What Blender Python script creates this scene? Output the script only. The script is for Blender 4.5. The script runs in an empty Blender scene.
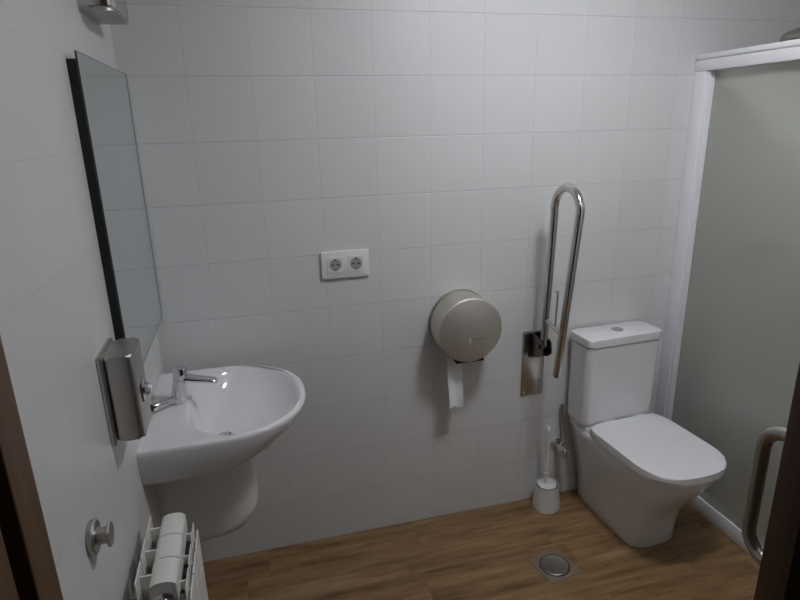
import bpy, bmesh, math, random
from mathutils import Vector, Matrix
random.seed(4)
S = bpy.context.scene
COL = S.collection
PI = math.pi

# ------------------------------------------------------------------ camera
CAM = (0.3344, -2.0310, 1.6426); YAW, PITCH, ROLL = 0.2569, -0.2956, -0.0236; FPX = 577.7
cd = bpy.data.cameras.new('camera'); cam = bpy.data.objects.new('camera', cd); COL.objects.link(cam)
cd.sensor_width = 36.0; cd.lens = FPX / 800 * 36.0; cd.clip_start = 0.02
f = Vector((math.sin(YAW)*math.cos(PITCH), math.cos(YAW)*math.cos(PITCH), math.sin(PITCH)))
r0 = Vector((math.cos(YAW), -math.sin(YAW), 0)); u0 = r0.cross(f)
r = r0*math.cos(ROLL) + u0*math.sin(ROLL); u = -r0*math.sin(ROLL) + u0*math.cos(ROLL)
m = Matrix((r, u, -f)).transposed().to_4x4(); m.translation = CAM
cam.matrix_world = m
S.camera = cam

# ------------------------------------------------------------------ world, light, exposure
w = bpy.data.worlds.new('world'); S.world = w; w.use_nodes = True
w.node_tree.nodes['Background'].inputs[0].default_value = (0.75, 0.8, 1.0, 1)
w.node_tree.nodes['Background'].inputs[1].default_value = 0.02
LAMP = (1.36, -0.92, 2.46); LAMP_POWER = 53.0; LAMP_COL = (0.93, 0.95, 1.0)
S.view_settings.view_transform = 'Standard'; S.view_settings.look = 'None'
S.view_settings.gamma = 1.0; S.view_settings.use_curve_mapping = False
S.view_settings.exposure = 0.0

# ------------------------------------------------------------------ materials
def mat(name, col, rough=0.5, metal=0.0, spec=0.5, coat=0.0, **kw):
    m = bpy.data.materials.new(name); m.use_nodes = True
    b = m.node_tree.nodes['Principled BSDF']
    b.inputs['Base Color'].default_value = (*col, 1); b.inputs['Roughness'].default_value = rough
    b.inputs['Metallic'].default_value = metal; b.inputs['Specular IOR Level'].default_value = spec
    b.inputs['Coat Weight'].default_value = coat; b.inputs['Coat Roughness'].default_value = 0.05
    return m
def N(m, t, **kw):
    n = m.node_tree.nodes.new(t)
    for k, v in kw.items(): setattr(n, k, v)
    return n
def L(m, a, b): m.node_tree.links.new(a, b)
def BS(m): return m.node_tree.nodes['Principled BSDF']
def math_(m, op, a, b=None):
    n = N(m, 'ShaderNodeMath', operation=op)
    for i, v in enumerate((a, b)):
        if v is None: continue
        if isinstance(v, (int, float)): n.inputs[i].default_value = v
        else: L(m, v, n.inputs[i])
    return n.outputs[0]
def noise(m, scale, detail=3, vec=None, rough=0.5):
    n = N(m, 'ShaderNodeTexNoise'); n.inputs['Scale'].default_value = scale
    n.inputs['Detail'].default_value = detail; n.inputs['Roughness'].default_value = rough
    if vec is not None: L(m, vec, n.inputs['Vector'])
    return n.outputs['Fac']
def ramp(m, fac, stops):
    n = N(m, 'ShaderNodeValToRGB'); e = n.color_ramp.elements
    while len(e) < len(stops): e.new(0.5)
    for x, (p, c) in zip(e, stops):
        x.position = p; x.color = (*c, 1) if len(c) == 3 else c
    L(m, fac, n.inputs[0]); return n.outputs[0]
def bump(m, h, strength, dist):
    n = N(m, 'ShaderNodeBump'); n.inputs['Strength'].default_value = strength; n.inputs['Distance'].default_value = dist
    L(m, h, n.inputs['Height']); L(m, n.outputs[0], BS(m).inputs['Normal'])
def line_mask(m, v, period, half):
    """0 in the joint, 1 on the tile, soft shoulder"""
    fr = math_(m, 'FRACT', math_(m, 'DIVIDE', v, period))
    d = math_(m, 'MINIMUM', fr, math_(m, 'SUBTRACT', 1.0, fr))
    d = math_(m, 'MULTIPLY', d, period)
    n = N(m, 'ShaderNodeMapRange', interpolation_type='SMOOTHSTEP')
    n.inputs['From Min'].default_value = half*0.6; n.inputs['From Max'].default_value = half*2.0
    L(m, d, n.inputs['Value']); return n.outputs[0]
def tile_mat(name, axis, grout=0.60, bs=0.5, vert=0.55):
    m = mat(name, (0.7, 0.7, 0.7), 0.34, spec=0.45)
    g = N(m, 'ShaderNodeNewGeometry'); s = N(m, 'ShaderNodeSeparateXYZ'); L(m, g.outputs['Position'], s.inputs[0])
    vm = math_(m, 'ADD', math_(m, 'MULTIPLY', line_mask(m, math_(m, 'ADD', s.outputs[axis], 40*0.2 + 0.007), 0.2, 0.0010), vert), 1.0 - vert)
    mk = math_(m, 'MULTIPLY', vm, line_mask(m, math_(m, 'ADD', s.outputs[2], 8.0), 0.2, 0.0012))
    c = ramp(m, mk, [(0, (grout,)*3), (1, (0.70, 0.70, 0.695))])
    # every tile a hair different
    fl = N(m, 'ShaderNodeCombineXYZ')
    L(m, math_(m, 'FLOOR', math_(m, 'DIVIDE', math_(m, 'ADD', s.outputs[axis], 8.007), 0.2)), fl.inputs[0])
    L(m, math_(m, 'FLOOR', math_(m, 'DIVIDE', s.outputs[2], 0.2)), fl.inputs[1])
    wn = N(m, 'ShaderNodeTexWhiteNoise', noise_dimensions='3D'); L(m, fl.outputs[0], wn.inputs['Vector'])
    v = math_(m, 'ADD', math_(m, 'MULTIPLY', wn.outputs['Value'], 0.03), 0.985)
    hs = N(m, 'ShaderNodeHueSaturation'); L(m, v, hs.inputs['Value']); L(m, c, hs.inputs['Color'])
    L(m, hs.outputs[0], BS(m).inputs['Base Color'])
    wav = noise(m, 9, 2, g.outputs['Position'])
    h = math_(m, 'ADD', mk, math_(m, 'MULTIPLY', wav, 0.35))
    bump(m, h, bs, 0.0015)
    return m
def wood_floor():
    m = mat('wood_plank_tile', (0.2, 0.13, 0.07), 0.36, spec=0.4)
    g = N(m, 'ShaderNodeNewGeometry'); s = N(m, 'ShaderNodeSeparateXYZ'); L(m, g.outputs['Position'], s.inputs[0])
    W, LN = 0.147, 0.6
    y = math_(m, 'ADD', s.outputs[1], 10*W); row = math_(m, 'FLOOR', math_(m, 'DIVIDE', y, W))
    off = N(m, 'ShaderNodeTexWhiteNoise', noise_dimensions='1D'); L(m, row, off.inputs['W'])
    x = math_(m, 'ADD', math_(m, 'ADD', s.outputs[0], 6.0), math_(m, 'MULTIPLY', off.outputs['Value'], LN))
    colm = math_(m, 'FLOOR', math_(m, 'DIVIDE', x, LN))
    mk = math_(m, 'MULTIPLY', line_mask(m, y, W, 0.0007), line_mask(m, x, LN, 0.0007))
    idv = N(m, 'ShaderNodeCombineXYZ'); L(m, row, idv.inputs[0]); L(m, colm, idv.inputs[1])
    wn = N(m, 'ShaderNodeTexWhiteNoise', noise_dimensions='3D'); L(m, idv.outputs[0], wn.inputs['Vector'])
    cv = N(m, 'ShaderNodeCombineXYZ')
    L(m, math_(m, 'MULTIPLY', x, 4.2), cv.inputs[0]); L(m, math_(m, 'MULTIPLY', y, 34.0), cv.inputs[1])
    L(m, math_(m, 'MULTIPLY', wn.outputs['Value'], 40.0), cv.inputs[2])
    n1 = noise(m, 1.0, 5, cv.outputs[0], 0.6)
    cv2 = N(m, 'ShaderNodeCombineXYZ')
    L(m, math_(m, 'MULTIPLY', x, 1.3), cv2.inputs[0]); L(m, math_(m, 'MULTIPLY', y, 7.0), cv2.inputs[1])
    L(m, math_(m, 'MULTIPLY', wn.outputs['Value'], 13.0), cv2.inputs[2])
    n2 = noise(m, 1.6, 3, cv2.outputs[0])
    mix = math_(m, 'ADD', math_(m, 'MULTIPLY', n1, 0.62), math_(m, 'MULTIPLY', n2, 0.38))
    c = ramp(m, mix, [(0.32, (0.105, 0.058, 0.025)), (0.45, (0.225, 0.131, 0.060)), (0.56, (0.305, 0.188, 0.092)), (0.70, (0.39, 0.262, 0.145))])
    mx = N(m, 'ShaderNodeMix', data_type='RGBA'); mx.inputs['A'].default_value = (0.18, 0.115, 0.055, 1)
    L(m, mk, mx.inputs['Factor']); L(m, c, mx.inputs['B']); L(m, mx.outputs['Result'], BS(m).inputs['Base Color'])
    bump(m, math_(m, 'ADD', mk, math_(m, 'MULTIPLY', n1, 0.2)), 0.35, 0.001)
    return m
def brushed(name, col, rough, axis=(1, 1, 60)):
    m = mat(name, col, rough, metal=1.0)
    tc = N(m, 'ShaderNodeTexCoord'); mp = N(m, 'ShaderNodeMapping'); mp.inputs['Scale'].default_value = axis
    L(m, tc.outputs['Object'], mp.inputs[0]); n = noise(m, 14, 3, mp.outputs[0])
    rr = N(m, 'ShaderNodeMapRange'); rr.inputs['To Min'].default_value = rough*0.8; rr.inputs['To Max'].default_value = rough*1.25
    L(m, n, rr.inputs['Value']); L(m, rr.outputs[0], BS(m).inputs['Roughness'])
    return m
def dark_wood(name, a, b):
    m = mat(name, a, 0.42, spec=0.4)
    tc = N(m, 'ShaderNodeTexCoord'); mp = N(m, 'ShaderNodeMapping'); mp.inputs['Scale'].default_value = (30, 30, 1.6)
    L(m, tc.outputs['Object'], mp.inputs[0]); n = noise(m, 1.5, 5, mp.outputs[0], 0.6)
    L(m, ramp(m, n, [(0.3, a), (0.7, b)]), BS(m).inputs['Base Color'])
    return m
def soft(name, col, rough, var=0.03, **kw):
    m = mat(name, col, rough, **kw)
    tc = N(m, 'ShaderNodeTexCoord'); n = noise(m, 6, 2, tc.outputs['Object'])
    L(m, ramp(m, n, [(0.3, tuple(c*(1-var) for c in col)), (0.7, tuple(min(1, c*(1+var)) for c in col))]), BS(m).inputs['Base Color'])
    return m

M = {}
M['tile_back'] = tile_mat('white_tile_back', 0)
M['tile_side'] = tile_mat('white_tile_side', 1, 0.67, 0.25, 0.4)
M['floor'] = wood_floor()
M['ceil'] = soft('ceiling_paint', (0.75, 0.75, 0.74), 0.8)
M['hall'] = soft('corridor_paint', (0.5, 0.48, 0.45), 0.8)
M['ceramic'] = soft('white_ceramic', (0.80, 0.80, 0.81), 0.10, 0.01, spec=0.5, coat=0.4)
M['seat'] = soft('white_seat_plastic', (0.82, 0.82, 0.84), 0.2, 0.01, spec=0.5)
M['plastic'] = soft('white_plastic', (0.80, 0.80, 0.78), 0.35, 0.01)
M['socket'] = soft('socket_grey', (0.36, 0.36, 0.35), 0.4, 0.02)
M['frame'] = soft('white_lacquered_aluminium', (0.84, 0.84, 0.86), 0.3, 0.01)
M['radiator'] = soft('radiator_enamel', (0.80, 0.79, 0.75), 0.3, 0.01)
M['chrome'] = soft('chrome', (0.72, 0.72, 0.74), 0.10, 0.01, metal=1.0)
M['polished'] = soft('polished_steel', (0.62, 0.60, 0.58), 0.17, 0.02, metal=1.0)
M['steel'] = brushed('brushed_steel', (0.50, 0.48, 0.45), 0.38)
M['drum'] = brushed('satin_steel', (0.66, 0.63, 0.57), 0.56, (1, 60, 1))
M['drain'] = soft('floor_drain_steel', (0.36, 0.34, 0.32), 0.4, 0.06, metal=1.0)
M['drain_plate'] = soft('floor_drain_plate', (0.25, 0.20, 0.15), 0.5, 0.10, metal=0.2)
M['satin'] = soft('satin_plate', (0.60, 0.58, 0.55), 0.26, 0.02, metal=1.0)
M['handle'] = soft('handle_steel', (0.42, 0.39, 0.34), 0.36, 0.03, metal=1.0)
M['hinge'] = soft('hinge_shadow_steel', (0.17, 0.16, 0.15), 0.28, 0.05, metal=1.0)  # black shadows around the rail hinge are put into this darkened colour
M['black'] = soft('black_rubber', (0.012, 0.012, 0.014), 0.5, 0.05)
M['mirror_back'] = soft('mirror_black_edge', (0.006, 0.006, 0.008), 0.35, 0.05)
M['jamb'] = dark_wood('jamb_wood', (0.085, 0.042, 0.016), (0.145, 0.074, 0.028))
M['door'] = dark_wood('door_wood', (0.070, 0.038, 0.022), (0.11, 0.062, 0.036))
M['paper'] = soft('tissue_paper', (0.86, 0.86, 0.87), 0.9, 0.02)
M['mirror'] = soft('mirror_silver', (0.80, 0.84, 0.84), 0.015, 0.003, metal=1.0)
M['hose'] = brushed('braided_hose', (0.45, 0.45, 0.44), 0.35, (1, 1, 30))
M['edge'] = soft('mirror_glass_edge', (0.05, 0.065, 0.065), 0.3, 0.03)
def frosted():
    m = mat('frosted_screen', (0.82, 0.83, 0.77), 0.17, spec=0.5)
    b = BS(m); b.inputs['Transmission Weight'].default_value = 0.68; b.inputs['IOR'].default_value = 1.3
    tc = N(m, 'ShaderNodeTexCoord'); n = noise(m, 260, 2, tc.outputs['Object']); bump(m, n, 0.08, 0.0005)
    return m
M['frost'] = frosted()
def emit(name, col, s):
    m = bpy.data.materials.new(name); m.use_nodes = True; nt = m.node_tree; nt.nodes.clear()
    e = nt.nodes.new('ShaderNodeEmission'); o = nt.nodes.new('ShaderNodeOutputMaterial')
    e.inputs[0].default_value = (*col, 1); e.inputs[1].default_value = s; nt.links.new(e.outputs[0], o.inputs[0]); return m
M['lamp'] = emit('lamp_diffuser', LAMP_COL, LAMP_POWER)

# ------------------------------------------------------------------ mesh helpers
def box(bm, a, b, bev=0.0, seg=2):
    a = Vector(a); b = Vector(b); c = (a+b)/2; d = b-a
    t = bmesh.new(); bmesh.ops.create_cube(t, size=1.0)
    for v in t.verts: v.co = Vector((v.co.x*abs(d.x), v.co.y*abs(d.y), v.co.z*abs(d.z))) + c
    if bev: bmesh.ops.bevel(t, geom=t.edges[:], offset=bev, segments=seg, profile=0.5, affect='EDGES')
    merge(bm, t); return bm
def merge(bm, t):
    me = bpy.data.meshes.new('tmp'); t.to_mesh(me); t.free(); bm.from_mesh(me); bpy.data.meshes.remove(me)
def loft(bm, rings, cap0=True, cap1=True):
    vs = [[bm.verts.new(p) for p in ring] for ring in rings]; n = len(vs[0])
    for a, b in zip(vs, vs[1:]):
        for i in range(n): bm.faces.new((a[i], a[(i+1) % n], b[(i+1) % n], b[i]))
    if cap0: bm.faces.new(vs[0][::-1])
    if cap1: bm.faces.new(vs[-1])
    bmesh.ops.recalc_face_normals(bm, faces=bm.faces[:]); return bm
def lathe(bm, prof, origin, axis=(0, 0, 1), n=40):
    """prof: list of (radius, distance along axis)"""
    ax = Vector(axis).normalized(); t = Vector((1, 0, 0)) if abs(ax.x) < 0.9 else Vector((0, 1, 0))
    e1 = ax.cross(t).normalized(); e2 = ax.cross(e1); o = Vector(origin); t = bmesh.new()
    loft(t, [[o + ax*h + (e1*math.cos(2*PI*i/n) + e2*math.sin(2*PI*i/n))*max(rr, 1e-4) for i in range(n)] for rr, h in prof])
    merge(bm, t); return bm
def catmull(pts, k=8):
    pts = [Vector(p) for p in pts]; P = [pts[0]*2-pts[1]] + pts + [pts[-1]*2-pts[-2]]; o = []
    for i in range(1, len(P)-2):
        a, b, c, d = P[i-1:i+3]
        for j in range(k):
            t = j/k; o.append(0.5*((2*b)+(c-a)*t+(2*a-5*b+4*c-d)*t*t+(3*b-a-3*c+d)*t**3))
    return o + [pts[-1]]
def tube(bm, pts, rad, n=16):
    pts = [Vector(p) for p in pts]; rings = []; prev = None; t = bmesh.new()
    for i, p in enumerate(pts):
        d = (pts[min(i+1, len(pts)-1)] - pts[max(i-1, 0)]).normalized()
        if prev is None:
            q = Vector((0, 0, 1)) if abs(d.z) < 0.9 else Vector((1, 0, 0)); e1 = d.cross(q).normalized()
        else: e1 = (prev - d*prev.dot(d)).normalized()
        prev = e1; e2 = d.cross(e1); rr = rad[i] if isinstance(rad, (list, tuple)) else rad
        rings.append([p + (e1*math.cos(2*PI*k/n) + e2*math.sin(2*PI*k/n))*rr for k in range(n)])
    loft(t, rings); merge(bm, t); return bm
def prism(bm, poly, z0, z1, bev=0.0, seg=3, fn=None):
    """poly of (x, y) raised from z0 to z1; fn maps the point afterwards"""
    t = bmesh.new(); lo = [t.verts.new((x, y, z0)) for x, y in poly]; hi = [t.verts.new((x, y, z1)) for x, y in poly]
    n = len(poly); t.faces.new(lo[::-1]); top = t.faces.new(hi)
    for i in range(n): t.faces.new((lo[i], lo[(i+1) % n], hi[(i+1) % n], hi[i]))
    if bev:
        e = [x for x in t.edges if (x.verts[0] in hi and x.verts[1] in hi) or (x.verts[0] in lo and x.verts[1] in lo)]
        bmesh.ops.bevel(t, geom=e, offset=bev, segments=seg, profile=0.5, affect='EDGES')
    if fn:
        for v in t.verts: v.co = Vector(fn(v.co))
    bmesh.ops.recalc_face_normals(t, faces=t.faces[:]); merge(bm, t); return bm
def rrect(x0, x1, y0, y1, r, k=6):
    o = []
    for cx, cy, a in ((x1-r, y1-r, 0), (x0+r, y1-r, 90), (x0+r, y0+r, 180), (x1-r, y0+r, 270)):
        for i in range(k+1):
            t = math.radians(a + 90*i/k); o.append((cx + r*math.cos(t), cy + r*math.sin(t)))
    return o
def NB(): return bmesh.new()
def origin(o):
    v = Vector((0, 0, 0))
    while o is not None: v += o.location; o = o.parent
    return v
def obj(name, bm, m, parent=None, local=False, at=None, angle=38, smooth=True):
    off = Vector((0, 0, 0))
    if parent is not None and not local: off = origin(parent)
    if at is not None: off = Vector(at)
    if off.length: bmesh.ops.translate(bm, verts=bm.verts[:], vec=-off)
    me = bpy.data.meshes.new(name); bm.to_mesh(me); bm.free(); me.materials.append(m)
    if smooth: me.shade_smooth(); me.set_sharp_from_angle(angle=math.radians(angle))
    o = bpy.data.objects.new(name, me); COL.objects.link(o)
    if parent is not None: o.parent = parent
    elif at is not None: o.location = at
    return o
def tag(o, label, cat, group=None):
    o['label'] = label; o['category'] = cat
    if group: o['group'] = group
    return o
def thing(name, label, cat, loc=(0, 0, 0), rotz=0.0, group=None):
    o = bpy.data.objects.new(name, None); o.empty_display_size = 0.05; COL.objects.link(o)
    o.location = loc; o.rotation_euler = (0, 0, rotz); return tag(o, label, cat, group)
def struct(name, bm, m, label, parent=None):
    o = obj(name, bm, m, parent, smooth=False)
    if parent is None: o['kind'] = 'structure'; o['label'] = label; o['category'] = 'room'
    return o

# ------------------------------------------------------------------ the setting
RX, NY, CH, T = 2.95, -1.31, 2.5, 0.16        # right wall, near wall's room face, ceiling height, thickness
WO = -1.50                                    # near wall's corridor face
struct('floor', box(NB(), (-T, -2.75, -0.08), (RX+T, T, 0)), M['floor'], 'brown wood effect plank tile floor')
struct('ceiling', box(NB(), (-T, WO, CH), (RX+T, T, CH+0.08)), M['ceil'], 'white painted ceiling above the tiled walls')
struct('wall_back', box(NB(), (-T, 0, 0), (RX+T, T, CH)), M['tile_back'], 'white square tiled wall behind the toilet')
struct('wall_left', box(NB(), (-T, WO, 0), (0, 0, CH)), M['tile_side'], 'white tiled wall carrying the mirror and washbasin')
struct('wall_right', box(NB(), (RX, WO, 0), (RX+T, 0, CH)), M['tile_side'], 'white tiled wall at the end of the shower')
bm = NB()
OX0, OX1, OH = 0.0, 1.28, 2.08                # the doorway
box(bm, (OX1, -1.365, 0), (RX, NY, CH)); box(bm, (OX0, -1.365, OH), (OX1, NY, CH))
box(bm, (OX1, WO, 0), (RX, -1.44, CH)); box(bm, (OX0, WO, OH), (OX1, -1.44, CH))
struct('wall_front', bm, M['tile_back'], 'tiled wall around the doorway with a pocket for the sliding door')
bm = NB()
box(bm, (0.0, -1.375, 0), (0.050, NY, OH), 0.002); box(bm, (0.0, WO-0.01, 0), (0.050, -1.417, OH), 0.002)
box(bm, (0.0, -1.417, 0), (0.012, -1.375, OH))
box(bm, (0.045, -1.375, OH-0.04), (OX1, NY, OH)); box(bm, (0.045, WO-0.01, OH-0.04), (OX1, -1.44, OH))
box(bm, (OX1-0.045, WO-0.01, 0), (OX1, -1.441, OH-0.04), 0.002)
o = struct('trim_1', bm, M['jamb'], 'brown wooden door jamb with a dark groove at the left'); o['category'] = 'trim'

# sliding door
t = thing('sliding_door', 'dark brown wooden sliding door edge at the right of the doorway', 'door', (1.6, -1.404, 0.004))
obj('door_panel', box(NB(), (1.156, -1.431, 0.004), (2.06, -1.377, OH-0.045), 0.002), M['door'], t)
bm = NB(); hx, hy = 1.202, -1.305; z0, z1 = 0.852, 1.112
pts = [(hx, -1.377, z1), (hx, -1.35, z1)] + [(hx, -1.35+0.045*math.sin(a), z1-0.045+0.045*math.cos(a)) for a in [PI/2*i/8 for i in range(1, 9)]]
pts += [(hx, -1.35+0.045*math.cos(a), z0+0.045-0.045*math.sin(a)) for a in [PI/2*i/8 for i in range(0, 9)]] + [(hx, -1.377, z0)]
o = obj('pull_handle', tube(bm, pts, 0.0125, 18), M['handle'], t); o['label'] = 'bent steel pull handle'

# ------------------------------------------------------------------ mirror
t = thing('wall_mirror', 'tall rectangular frameless mirror with a black side on the left wall', 'mirror', (0.0, -0.285, 1.03))
obj('backing', box(NB(), (0.0, -0.584, 1.040), (0.0195, -0.006, 1.790)), M['mirror_back'], t)
obj('glass', box(NB(), (0.0195, -0.586, 1.031), (0.0235, -0.0055, 1.805), 0.0008, 1), M['mirror'], t)
bm = NB(); y0, y1, z0, z1, e = -0.586, -0.0055, 1.031, 1.805, 0.0009
box(bm, (0.0196, y0-e, z0-e), (0.0237, y0, z1+e)); box(bm, (0.0196, y0, z1), (0.0237, y1, z1+e)); box(bm, (0.0196, y0, z0-2*e), (0.0237, y1, z0)); box(bm, (0.0196, y1, z0-e), (0.0238, y1+0.0035, z1+e))
obj('edge_strip', bm, M['edge'], t)

# ------------------------------------------------------------------ steel box above the mirror
t = thing('wall_dispenser', 'steel box with a rounded front high on the left wall above the mirror', 'dispenser', (0.0, -0.28, 1.92))
def shell(y0, y1, x1, z0, z1, r=0.03):
    bm = NB()
    return prism(bm, rrect(-x1, x1, y0, y1, r), z0, z1, 0.008, 3)
bm = NB(); poly = [(0, -0.385)] + [(0.080-0.03+0.03*math.sin(a), -0.385+0.03-0.03*math.cos(a)) for a in [PI/2*i/6 for i in range(7)]] + \
    [(0.080-0.03+0.03*math.cos(a), -0.16-0.03+0.03*math.sin(a)) for a in [PI/2*i/6 for i in range(7)]] + [(0, -0.16)]
prism(bm, poly, 1.925, 2.19, 0.006, 3)
obj('casing', bm, M['polished'], t)
obj('base_lip', prism(NB(), [(x*0.97, -0.272+(y+0.272)*0.97) for x, y in poly], 1.919, 1.925), M['steel'], t)

# ------------------------------------------------------------------ soap dispenser
t = thing('soap_dispenser', 'small square steel soap dispenser on the left wall under the mirror', 'soap dispenser', (0.0, -0.715, 0.985))
obj('back_plate', box(NB(), (0.0, -0.7810, 0.979), (0.012, -0.6510, 1.188), 0.004), M['steel'], t)
obj('casing', prism(NB(), [(x, y) for x, y in rrect(0.012, 0.069, -0.7760, -0.6560, 0.011)], 0.985, 1.184, 0.007, 3), M['steel'], t)
bm = NB(); box(bm, (0.069, -0.7360, 1.055), (0.073, -0.6960, 1.10), 0.0015); lathe(bm, [(0.013, 0), (0.013, 0.010), (0.010, 0.013)], (0.073, -0.7160, 1.078), (1, 0, 0), 24)
o = obj('push_button', bm, M['chrome'], t); o['label'] = 'chrome push button on the front'
obj('spout', lathe(NB(), [(0.008, 0), (0.008, 0.016), (0.005, 0.022)], (0.055, -0.7160, 0.985), (0, 0, -1), 20), M['black'], t)
# ------------------------------------------------------------------ robe hook
t = thing('robe_hook', 'round chrome robe hook on the left wall near the door jamb', 'hook', (0.0, -1.02, 0.921))
hy, hz = -1.018, 0.927
obj('rosette', lathe(NB(), [(0.030, 0), (0.032, 0.002), (0.032, 0.009), (0.029, 0.012), (0.001, 0.0135)], (0, hy, hz), (1, 0, 0), 40), M['steel'], t)
obj('stem', lathe(NB(), [(0.0165, 0.013), (0.0155, 0.016), (0.0155, 0.030), (0.0165, 0.031)], (0, hy, hz), (1, 0, 0), 28), M['steel'], t)
obj('end_cap', lathe(NB(), [(0.021, 0.031), (0.023, 0.032), (0.023, 0.034), (0.021, 0.036), (0.001, 0.0365)], (0, hy, hz), (1, 0, 0), 36), M['steel'], t)

# ------------------------------------------------------------------ washbasin
YC = -0.307; NR = 64
def ring_o(sx, sy, z, a=0.463, b=0.250, x_split=0.17):
    out = []
    for i in range(NR):
        th = 2*PI*i/NR; c, s = math.cos(th), math.sin(th)
        if c >= 0: n = 2.35; ax = a - x_split; k = (abs(c)**n + abs(s)**n)**(-1/n)
        else: ax = x_split; k = 1/max(abs(c), abs(s))
        x = x_split + ax*k*c; y = (b if s > 0 else b + 0.026)*k*s
        out.append((max(0.0005, x*sx), YC + y*sy, z))
    return out
def ring_i(cx, cy, rx, ry, z, n=2.25):
    out = []
    for i in range(NR):
        th = 2*PI*i/NR; c, s = math.cos(th), math.sin(th); k = (abs(c)**n + abs(s)**n)**(-1/n)
        out.append((cx + rx*k*c, cy + ry*k*s, z))
    return out
DX, DY = 0.206, -0.352
rings = [ring_o(0.50, 0.40, 0.672), ring_o(0.62, 0.70, 0.697), ring_o(0.74, 0.89, 0.726), ring_o(0.845, 0.955, 0.753), ring_o(0.925, 0.982, 0.786), ring_o(0.975, 0.995, 0.81),
         ring_o(0.995, 1.0, 0.828), ring_o(1.0, 1.0, 0.836), ring_o(0.996, 0.995, 0.841), ring_o(0.985, 0.985, 0.844), ring_o(0.965, 0.962, 0.8445),
         ring_i(0.272, YC-0.013, 0.170, 0.237, 0.842), ring_i(0.272, YC-0.013, 0.166, 0.233, 0.838), ring_i(0.271, YC-0.013, 0.160, 0.226, 0.829), ring_i(0.267, YC-0.014, 0.150, 0.211, 0.808),
         ring_i(0.258, YC-0.016, 0.134, 0.183, 0.780), ring_i(0.245, YC-0.022, 0.108, 0.142, 0.754), ring_i(0.228, YC-0.030, 0.074, 0.090, 0.739), ring_i(0.214, DY+0.006, 0.042, 0.046, 0.7325), ring_i(DX, DY, 0.026, 0.026, 0.730, 2)]
t = thing('washbasin', 'white oval ceramic washbasin mounted on the left wall', 'washbasin', (0.0, YC, 0.665))
obj('bowl', loft(NB(), rings), M['ceramic'], t, angle=60)
o = obj('drain_ring', lathe(NB(), [(0.026, -0.001), (0.0235, 0.001), (0.024, 0.0025), (0.018, 0.001), (0.016, -0.0005)], (DX, DY, 0.7305), n=36), M['chrome'], t)
o['label'] = 'chrome ring of the drain'
obj('drain_plug', lathe(NB(), [(0.0150, 0), (0.0150, 0.003), (0.011, 0.0052), (0.001, 0.006)], (DX, DY, 0.7308), n=28), M['chrome'], t)
# half pedestal under it
def ring_p(xe, hy, z, n=2.6):
    out = []
    for i in range(48):
        th = 2*PI*i/48; c, s = math.cos(th), math.sin(th)
        if c >= 0: k = (abs(c)**n + abs(s)**n)**(-1/n); x = 0.10 + (xe-0.10)*k*c
        else: k = 1/max(abs(c), abs(s)); x = 0.10 + 0.0995*k*c
        out.append((x, YC + hy*k*s, z))
    return out
bm = loft(NB(), [ring_p(0.16, 0.075, 0.402), ring_p(0.215, 0.095, 0.406), ring_p(0.252, 0.109, 0.418), ring_p(0.274, 0.117, 0.442), ring_p(0.285, 0.120, 0.475), ring_p(0.287, 0.121, 0.50), ring_p(0.289, 0.123, 0.58), ring_p(0.284, 0.122, 0.671)])
tag(obj('basin_pedestal', bm, M['ceramic'], at=(0.0, YC, 0.402), angle=60), 'white ceramic half pedestal hanging on the wall below the washbasin', 'pedestal')
# tap
t = thing('basin_tap', 'chrome single lever tap standing on the rear deck of the washbasin', 'tap', (0.082, -0.300, 0.844))
obj('tap_body', tube(NB(), [(0.080, -0.30, 0.8448), (0.081, -0.30, 0.85), (0.084, -0.30, 0.865), (0.0935, -0.30, 0.918)], [0.0235, 0.0235, 0.0235, 0.0205], 28), M['chrome'], t)
obj('tap_cap', tube(NB(), [(0.0938, -0.30, 0.9195), (0.096, -0.30, 0.932), (0.099, -0.30, 0.951), (0.0995, -0.30, 0.955)], [0.0212, 0.0212, 0.0205, 0.0175], 28), M['chrome'], t)
bm = NB(); rings = []
for i in range(11):
    a = i/10; x = 0.108 + 0.092*a; hw = 0.021 - 0.005*a; hh = 0.0145 - 0.007*a; z = 0.918 - 0.020*a
    if i == 10: hw *= 0.75; hh *= 0.6
    rings.append([(x, -0.30 + hw*math.cos(2*PI*k/24), z + hh*math.sin(2*PI*k/24)) for k in range(24)])
obj('tap_spout', loft(bm, rings), M['chrome'], t)
bm = NB(); tube(bm, [(0.072, -0.318, 0.862), (0.055, -0.332, 0.862), (0.035, -0.347, 0.863), (0.016, -0.361, 0.864), (0.013, -0.363, 0.864)], [0.010, 0.0105, 0.0115, 0.014, 0.0125], 18)
o = obj('tap_lever', bm, M['chrome'], t)
obj('lever_tip', tube(NB(), [(0.013, -0.363, 0.864), (0.010, -0.365, 0.864)], [0.011, 0.008], 18), M['black'], t)

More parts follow.
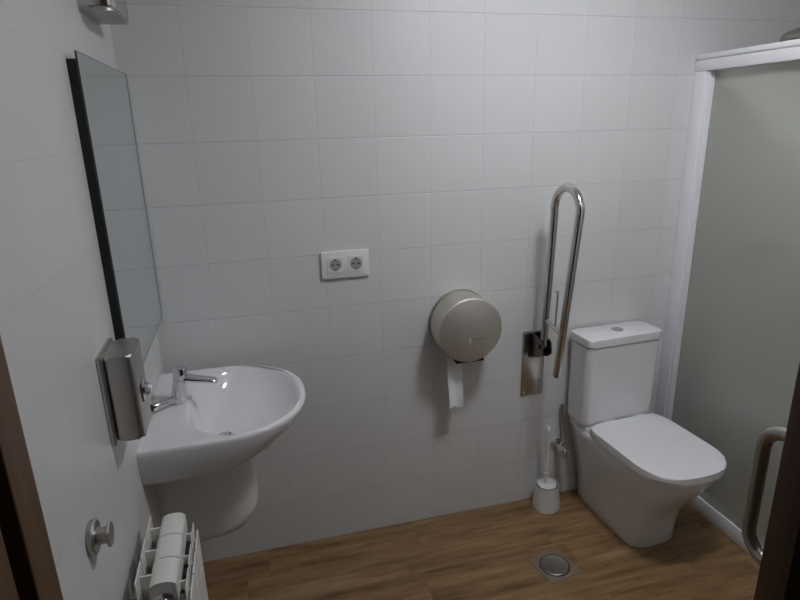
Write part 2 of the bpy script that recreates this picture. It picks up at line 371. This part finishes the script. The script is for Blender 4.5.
# ------------------------------------------------------------------ radiator
t = thing('radiator', 'cream white sectional radiator with three ribs on the left wall', 'radiator', (0.083, -0.80, 0.107))
SW, Y0 = 0.081, -0.925
def section():
    bm = NB(); h = SW/2 - 0.0012
    # rounded cap of the hub
    prof = [(0.049, 0.676), (0.049, 0.719)] + [(0.077 + 0.028*math.sin(a), 0.719 + 0.012*math.cos(a)) for a in [PI/2*(i/8-1) for i in range(1, 17)]] + [(0.105, 0.676)]
    prism(bm, prof, -h, h, 0.0012, 1, fn=lambda c: (c.x, c.z, c.y))
    for z in (0.19,): prism(bm, [(0.050, z-0.03), (0.106, z-0.03), (0.106, z+0.03), (0.050, z+0.03)], -h, h, fn=lambda c: (c.x, c.z, c.y))
    box(bm, (0.062, -0.017, 0.2), (0.094, 0.017, 0.67), 0.006)                    # water way
    box(bm, (0.022, -h+0.003, 0.13), (0.0255, h-0.003, 0.738), 0.001, 1)          # rear fin
    box(bm, (0.1255, -h+0.001, 0.13), (0.1295, h-0.001, 0.672), 0.0015)           # front panel
    box(bm, (0.119, -h+0.004, 0.16), (0.1215, h-0.004, 0.697), 0.0008, 1)         # inner front fin
    box(bm, (0.0255, -0.002, 0.16), (0.062, 0.002, 0.724))                        # webs
    box(bm, (0.094, -0.002, 0.16), (0.1255, 0.002, 0.668)); box(bm, (0.100, -0.002, 0.66), (0.1200, 0.002, 0.692))
    return bm
first = None
for i in range(3):
    if first is None:
        first = obj('radiator_rib', section(), M['radiator'], t, local=True); o = first
    else:
        o = first.copy(); COL.objects.link(o); o.parent = t
    o.location = (-0.075, Y0 + SW*(i+0.5) + 0.80, -0.12)
o = obj('end_plug', lathe(NB(), [(0.022, 0.0), (0.022, 0.006), (0.018, 0.008), (0.013, 0.009), (0.013, 0.018), (0.010, 0.020)], (0.085, Y0+0.001, 0.673), (0, -1, 0), 6*4), M['chrome'], t)
o['label'] = 'chrome end plug'
for y, z in ((-0.83, 0.60), (-0.705, 0.60), (-0.82, 0.26)):
    obj('bracket', box(NB(), (0.0, y-0.016, z), (0.0305, y+0.016, z+0.026), 0.002), M['radiator'], t)

# ------------------------------------------------------------------ double socket
t = thing('power_socket', 'white double power socket on the back wall beside the mirror', 'socket', (0.665, 0.0, 1.163))
sx0, sx1, sz0, sz1 = 0.578, 0.752, 1.112, 1.211
obj('face_plate', prism(NB(), rrect(sx0, sx1, sz0, sz1, 0.006, 4), 0.0, 0.012, 0.003, 2, fn=lambda c: (c.x, -c.z, c.y)), M['plastic'], t)
for cx in (0.6275, 0.7025):
    cz = 1.163; bm = NB()
    outer = [(cx+0.0285*a, cz+0.0285*b) for a, b in [(-1, -1), (1, -1), (1, 1), (-1, 1)]]
    prism(bm, rrect(cx-0.029, cx+0.029, cz-0.029, cz+0.029, 0.004, 3), 0.012, 0.0145, 0.001, 1, fn=lambda c: (c.x, -c.z, c.y))
    ins = obj('socket_insert', bm, M['plastic'], t)
    bm = NB(); lathe(bm, [(0.0215, 0.0146), (0.0215, 0.0158), (0.0195, 0.0160), (0.0193, 0.0150), (0.001, 0.0148)], (cx, 0, cz), (0, -1, 0), 36)
    well = obj('socket_well', bm, M['socket'], ins)
    bm = NB()
    for dx in (-0.0095, 0.0095): lathe(bm, [(0.0036, 0.0149), (0.0036, 0.0154)], (cx+dx, 0, cz), (0, -1, 0), 16)
    for dz in (-0.0185, 0.0185): box(bm, (cx-0.0025, -0.0162, cz+dz-0.003), (cx+0.0025, -0.0149, cz+dz+0.003))
    obj('socket_holes', bm, M['black'], ins)

# ------------------------------------------------------------------ toilet paper dispenser and paper
px_, pz_, pr = 1.107, 0.895, 0.127
t = thing('toilet_paper_dispenser', 'round satin steel jumbo toilet paper dispenser on the back wall', 'toilet paper dispenser', (px_, 0.0, pz_))
obj('drum', lathe(NB(), [(pr-0.004, 0.0), (pr-0.004, 0.040), (pr, 0.041), (pr, 0.124), (pr-0.002, 0.128), (pr-0.006, 0.130), (0.001, 0.1305)], (px_, 0, pz_), (0, -1, 0), 72), M['drum'], t)
obj('back_ring', lathe(NB(), [(pr+0.001, 0.0), (pr+0.001, 0.012), (pr-0.004, 0.013)], (px_, 0, pz_), (0, -1, 0), 72), M['steel'], t)
bm = NB(); box(bm, (px_-0.052, -0.124, pz_-pr-0.002), (px_+0.052, -0.118, pz_-0.112), 0.001, 1)
box(bm, (px_-0.052, -0.030, pz_-pr-0.002), (px_+0.052, -0.024, pz_-0.112), 0.001, 1)
for s in (-1, 1): box(bm, (px_+s*0.052-0.004, -0.124, pz_-pr-0.002), (px_+s*0.052+0.004, -0.024, pz_-0.108), 0.001, 1)
obj('paper_mouth', bm, M['black'], t)
bm = NB(); box(bm, (px_+0.002, -0.1318, pz_-0.036), (px_+0.058, -0.1303, pz_-0.0325))
o = obj('level_slot', bm, M['drain'], t)
bm = NB(); box(bm, (px_-0.006, -0.1322, pz_-0.052), (px_-0.001, -0.1303, pz_-0.030), 0.0006, 1)
o = obj('glint_mark', bm, M['frame'], t); o['label'] = 'small upright mark, white to paint in its chrome glint'  # chrome glint painted in as a white bar
# hanging paper: a thin creased sheet
bm = NB(); cols = 9; rows = 16; W0 = 0.062; grid = []
for side in (0, 1):
    g = []
    for j in range(rows+1):
        a = j/rows; row = []
        for i in range(cols+1):
            b = i/cols - 0.5
            x = px_ - 0.047 + W0*(b)*(1-0.06*a) + 0.006*a
            y = -0.082 + 0.006*math.sin(b*5 + 1.0)*a + 0.004*math.sin(a*5) + (0.0006 if side else 0)
            z = 0.776 - 0.208*a - (0.010*(b+0.5) + 0.004*math.sin(b*9))*a
            row.append(bm.verts.new((x, y, z)))
        g.append(row)
    grid.append(g)
for k in (0, 1):
    for j in range(rows):
        for i in range(cols):
            q = (grid[k][j][i], grid[k][j][i+1], grid[k][j+1][i+1], grid[k][j+1][i]); bm.faces.new(q if k == 0 else q[::-1])
for i in range(cols):
    for j in (0, rows): bm.faces.new((grid[0][j][i], grid[0][j][i+1], grid[1][j][i+1], grid[1][j][i]))
for j in range(rows):
    for i in (0, cols): bm.faces.new((grid[0][j][i], grid[0][j+1][i], grid[1][j+1][i], grid[1][j][i]))
bmesh.ops.recalc_face_normals(bm, faces=bm.faces[:])
tag(obj('toilet_paper', bm, M['paper'], at=(px_-0.045, -0.08, 0.778), angle=80), 'strip of white toilet paper hanging out of the round steel dispenser', 'toilet paper')

# ------------------------------------------------------------------ fold-up grab rail
GX = 1.437
t = thing('grab_rail', 'folded up steel support rail hinged to the back wall beside the toilet', 'grab rail', (GX, 0.0, 0.53))
o = obj('wall_plate', box(NB(), (1.385, -0.006, 0.525), (1.488, 0.0, 0.815), 0.002), M['satin'], t)
bm = NB(); R_ = 0.0152
def U():
    A = Vector((GX, -0.085, 0.785)); B = Vector((GX, -0.113, 1.315)); C = Vector((GX, -0.285, 1.345)); D = Vector((GX, -0.197, 0.695))
    mid = (B+C)/2; rad = (C-B).length/2; e = (C-B).normalized(); up = Vector((0, -0.10, 1.0)).normalized(); up = (up - e*up.dot(e)).normalized()
    arc = [mid - e*rad*math.cos(a) + up*rad*0.98*math.sin(a) for a in [PI*i/20 for i in range(21)]]
    return [A, A.lerp(B, 0.5)] + arc + [C.lerp(D, 0.5), D]
obj('tube_loop', tube(bm, U(), R_, 20), M['polished'], t)
bm = NB(); tube(bm, [(GX, -0.088, 0.893), (GX, -0.222, 0.868)], 0.0085, 14); obj('cross_bar', bm, M['polished'], t)
bm = NB(); tube(bm, [(GX+0.004, -0.158, 0.878), (GX+0.004, -0.165, 1.018), (GX+0.001, -0.168, 1.026), (GX-0.008, -0.168, 1.028)], 0.0035, 10); obj('roll_holder_rod', bm, M['polished'], t)
bm = NB()
for s in (-1, 1):
    x = GX + s*0.019
    t2 = bmesh.new(); poly = [(-0.006, 0.70), (-0.006, 0.81), (-0.06, 0.815), (-0.108, 0.80), (-0.118, 0.755), (-0.095, 0.735)]
    prism(bm, poly, x-0.0025, x+0.0025, fn=lambda c: (c.z, c.x, c.y))
    t2.free()
tube(bm, [(GX-0.03, -0.088, 0.778), (GX+0.03, -0.088, 0.778)], 0.009, 14)
obj('hinge', bm, M['hinge'], t)
bm = NB(); box(bm, (1.392, -0.013, 0.725), (1.482, -0.006, 0.808), 0.002)
obj('hinge_plate', bm, M['hinge'], t)
for x, z in ((1.398, 0.73), (1.475, 0.60), (1.398, 0.55), (1.475, 0.55)):
    obj('screw_head', lathe(NB(), [(0.006, 0), (0.006, 0.002), (0.003, 0.004)], (x, -0.006, z-0.012), (0, -1, 0), 14), M['chrome'], t)
obj('tube_end_cap', tube(NB(), [(GX, -0.1970, 0.695), (GX, -0.1965, 0.691)], 0.0128, 18), M['black'], t)

# ------------------------------------------------------------------ toilet (built around its own axis, wall at y = 0)
t = thing('toilet', 'white close coupled toilet with its lid down against the back wall', 'toilet', (1.780, -0.014, 0.0), math.radians(2.9))
def dring(hw, yb, yf, z, n=2.6, split=None, k=56):
    """straight sided plan with a square back and a rounded front"""
    out = []; ys = yf + hw*1.25 if split is None else split
    for i in range(k):
        th = 2*PI*i/k; c, s = math.cos(th), math.sin(th)
        if s < 0: kk = (abs(c)**n + abs(s)**n)**(-1/n); y = ys + (ys-yf)*kk*s
        else: kk = (abs(c)**12 + abs(s)**12)**(-1/12); y = ys + (yb-ys)*kk*s
        out.append((hw*kk*c, y, z))
    return out
YB = -0.003
P = [(0.000, 0.110, -0.408, 0.07), (0.006, 0.113, -0.412, 0.07), (0.06, 0.114, -0.410, 0.07), (0.12, 0.119, -0.420, 0.08), (0.17, 0.128, -0.440, 0.10), (0.22, 0.139, -0.470, 0.12), (0.27, 0.152, -0.503, 0.14), (0.32, 0.166, -0.535, 0.155),
     (0.36, 0.176, -0.555, 0.16), (0.385, 0.1795, -0.562, 0.165), (0.392, 0.178, -0.561, 0.165), (0.3955, 0.172, -0.555, 0.165)]
bm = loft(NB(), [dring(hw, YB, yf, z, 2.9, split=yf+d) for z, hw, yf, d in P])
loft(bm, [[(x, y, z) for x, y in rrect(-hw, hw, -0.15, YB, 0.025, 5)] for z, hw in ((0.39, 0.176), (0.414, 0.176), (0.418, 0.172))])
obj('pan', bm, M['ceramic'], t, local=True, angle=50)
bm = NB(); prism(bm, [(p[0]-0.008, p[1]) for p in dring(0.175, -0.152, -0.584, 0, 2.7, split=-0.415)], 0.396, 0.408, 0.004, 2)
obj('seat', bm, M['seat'], t, local=True)
bm = NB(); prism(bm, [(p[0]-0.008, p[1]) for p in dring(0.178, -0.150, -0.592, 0, 2.7, split=-0.415)], 0.4105, 0.436, 0.006, 3)
obj('seat_lid', bm, M['seat'], t, local=True)
for s in (-1, 1): obj('lid_hinge', lathe(NB(), [(0.011, 0), (0.011, 0.05)], (s*0.075-0.025, -0.148, 0.424), (1, 0, 0), 16), M['seat'], t, local=True)
def rrx(hw, y0, y1, r): return rrect(-hw-0.017, hw-0.017, y0, y1, r, 7)
rg = []
for z, hw, yf in ((0.419, 0.166, -0.136), (0.424, 0.171, -0.140), (0.44, 0.173, -0.141), (0.60, 0.174, -0.143), (0.771, 0.175, -0.145)):
    rg.append([(x, y, z) for x, y in rrx(hw, yf, -0.001, 0.028)])
obj('tank', loft(NB(), rg), M['ceramic'], t, local=True, angle=50)
obj('tank_lid', prism(NB(), rrx(0.177, -0.149, 0.0, 0.022), 0.774, 0.807, 0.005, 3), M['ceramic'], t, local=True, angle=50)
bm = NB(); lathe(bm, [(0.024, 0.0), (0.024, 0.004), (0.022, 0.006), (0.0205, 0.0062)], (-0.010, -0.070, 0.8055), n=36)
lathe(bm, [(0.0195, 0.0), (0.0195, 0.006), (0.017, 0.0075), (0.001, 0.008)], (-0.010, -0.070, 0.8055), n=36)
bl = obj('flush_button', bm, M['chrome'], t, local=True); bl['label'] = 'round chrome flush button'

# stop valve and hose
t = thing('stop_valve', 'small chrome stop valve with a hose on the wall left of the toilet', 'valve', (1.575, 0.0, 0.262))
vx, vz = 1.572, 0.262
bm = NB(); lathe(bm, [(0.028, 0.0), (0.027, 0.005), (0.017, 0.009), (0.0125, 0.011), (0.0125, 0.052), (0.016, 0.054), (0.016, 0.070)], (vx, 0, vz), (0, -1, 0), 28)
tube(bm, [(vx, -0.040, vz), (vx+0.009, -0.040, vz+0.016), (vx+0.018, -0.040, vz+0.030)], 0.0115, 16)
obj('valve_body', bm, M['chrome'], t)
bm = NB(); lathe(bm, [(0.014, 0.070), (0.024, 0.074), (0.024, 0.088), (0.017, 0.093), (0.001, 0.094)], (vx, 0, vz), (0, -1, 0), 8)
obj('valve_knob', bm, M['polished'], t)
bm = NB(); tube(bm, catmull([(vx+0.018, -0.040, vz+0.028), (vx+0.020, -0.038, vz+0.05), (vx+0.019, -0.032, vz+0.08), (vx+0.014, -0.026, vz+0.12), (vx+0.008, -0.022, vz+0.17), (vx+0.008, -0.018, vz+0.20)], 8), 0.0065, 12)
obj('supply_hose', bm, M['hose'], t)

# ------------------------------------------------------------------ toilet brush
bx, by = 1.497, -0.072
bm = loft(NB(), [[(bx + rr*math.cos(2*PI*i/40), by + rr*math.sin(2*PI*i/40), z) for i in range(40)] for rr, z in
    ((0.057, 0.0), (0.0595, 0.003), (0.059, 0.03), (0.052, 0.108), (0.0525, 0.112), (0.051, 0.115), (0.049, 0.112), (0.0485, 0.10), (0.0485, 0.03))])
tag(obj('brush_holder', bm, M['plastic'], at=(bx, by, 0.0)), 'white plastic cup standing on the floor beside the toilet', 'brush holder')
t = thing('toilet_brush', 'white toilet brush standing upright in the plastic cup on the floor', 'toilet brush', (bx, by, 0.032))
tx = 0.012
hp = [(bx, by, 0.095), (bx+0.001, by, 0.14)]
prof = [(0.010, 0.125), (0.0075, 0.14), (0.0065, 0.165), (0.0095, 0.168), (0.0095, 0.172), (0.006, 0.176), (0.006, 0.197), (0.0085, 0.20), (0.0085, 0.204), (0.006, 0.208), (0.0085, 0.25), (0.0092, 0.372), (0.0105, 0.378), (0.0105, 0.392), (0.0065, 0.400)]
obj('handle', lathe(NB(), prof, (bx-0.004, by, 0.0), (-0.012, 0, 1), 24), M['plastic'], t)
obj('lid', lathe(NB(), [(0.040, 0.112), (0.040, 0.115), (0.022, 0.119), (0.012, 0.124), (0.010, 0.128)], (bx, by, 0.0), n=36), M['plastic'], t)
bm = NB(); lathe(bm, [(0.006, 0.033), (0.026, 0.036), (0.031, 0.05), (0.031, 0.085), (0.022, 0.10), (0.006, 0.111)], (bx, by, 0), n=28)
obj('bristles', bm, M['paper'], t)

# ------------------------------------------------------------------ floor drain
cx, cy, rot = 1.352, -0.408, math.radians(10)
t = thing('floor_drain', 'square steel floor drain with a round grate in the wooden floor', 'floor drain', (cx, cy, 0.0), rot)
obj('drain_frame', prism(NB(), rrect(-0.070, 0.070, -0.070, 0.070, 0.004, 3), 0.0002, 0.0022, 0.0006, 1), M['drain_plate'], t, local=True)
bm = NB(); lathe(bm, [(0.0575, 0.0022), (0.0575, 0.0034), (0.054, 0.0034), (0.054, 0.0022)], (0, 0, 0), n=48); obj('drain_gap', bm, M['black'], t, local=True)
bm = NB(); lathe(bm, [(0.0535, 0.0022), (0.0535, 0.0042), (0.051, 0.0054), (0.048, 0.0044), (0.001, 0.0042)], (0, 0, 0), n=48); o = obj('drain_cover', bm, M['drain'], t, local=True)
box2 = box(NB(), (-0.003, -0.046, 0.0042), (0.003, 0.046, 0.0050), 0.0003, 1); obj('cover_rib', box2, M['drain'], t, local=True)

# ------------------------------------------------------------------ shower screen
SX = 2.076; YE = -1.30
t = thing('shower_screen', 'white framed frosted shower screen beside the toilet', 'shower screen', (SX+0.02, -0.65, 0.0))
bm = NB(); box(bm, (SX, -0.062, 0.0725), (SX+0.045, -0.0005, 1.811), 0.003); obj('wall_post', bm, M['frame'], t)
box2 = NB(); box(box2, (SX+0.006, -0.074, 0.0725), (SX+0.039, -0.0625, 1.809), 0.002); obj('inner_post', box2, M['frame'], t)
bm = NB(); box(bm, (SX-0.002, YE, 1.810), (SX+0.047, -0.0005, 1.850), 0.003); box(bm, (SX+0.004, YE, 1.8495), (SX+0.041, -0.0005, 1.8535)); box(bm, (SX-0.003, YE, 1.853), (SX+0.048, -0.0005, 1.872), 0.003)
obj('top_rail', bm, M['frame'], t)
bm = NB(); box(bm, (SX+0.028, YE, 0.0005), (SX+0.090, -0.0005, 0.072), 0.005)
obj('floor_track', bm, M['frame'], t)
obj('frosted_panel', box(NB(), (SX+0.034, YE, 0.0715), (SX+0.040, -0.07, 1.8095)), M['frost'], t)
# inside the shower
t = thing('overhead_shower', 'chrome rain shower rose showing above the top rail of the shower screen', 'shower', (RX, -0.24, 1.92))
hx = 2.385; hy = -0.24; hz = 1.906
bm = NB(); lathe(bm, [(0.001, -0.012), (0.108, -0.012), (0.118, -0.006), (0.120, 0.002), (0.116, 0.014), (0.102, 0.026), (0.075, 0.036), (0.040, 0.041), (0.001, 0.042)], (hx, hy, hz), (0, 0, 1), 56)
obj('rose', bm, M['handle'], t)
bm = NB(); tube(bm, [(hx+0.09, hy, hz+0.012), (hx+0.16, hy, hz+0.014), (RX-0.004, hy, hz+0.014)], 0.011, 14); lathe(bm, [(0.028, 0), (0.027, 0.006), (0.012, 0.012)], (RX, hy, hz+0.014), (-1, 0, 0), 28)
obj('arm', bm, M['chrome'], t)
t = thing('shower_mixer', 'shower mixer on the back wall blurred behind the frosted screen', 'tap', (2.46, 0.0, 1.07))
bm = NB(); tube(bm, [(2.38, -0.06, 1.07), (2.54, -0.06, 1.07)], 0.030, 20)
for x in (2.39, 2.53): tube(bm, [(x, 0, 1.07), (x, -0.06, 1.07)], 0.013, 14); lathe(bm, [(0.03, 0), (0.028, 0.006), (0.013, 0.012)], (x, 0, 1.07), (0, -1, 0), 24)
obj('mixer_body', bm, M['hinge'], t)
bm = NB(); tube(bm, [(2.46, -0.06, 1.085), (2.46, -0.09, 1.115), (2.46, -0.15, 1.125)], [0.018, 0.012, 0.008], 16); obj('mixer_lever', bm, M['hinge'], t)

# ------------------------------------------------------------------ ceiling lamp
t = thing('ceiling_light', 'square white ceiling light above the room', 'ceiling light', (LAMP[0], LAMP[1], CH))
hs = 0.14
bm = NB(); box(bm, (LAMP[0]-hs-0.015, LAMP[1]-hs-0.015, CH-0.045), (LAMP[0]+hs+0.015, LAMP[1]+hs+0.015, CH-0.0005), 0.004); obj('lamp_housing', bm, M['frame'], t)
bm = NB(); box(bm, (LAMP[0]-hs, LAMP[1]-hs, CH-0.050), (LAMP[0]+hs, LAMP[1]+hs, CH-0.0452)); obj('lamp_diffuser', bm, M['lamp'], t)
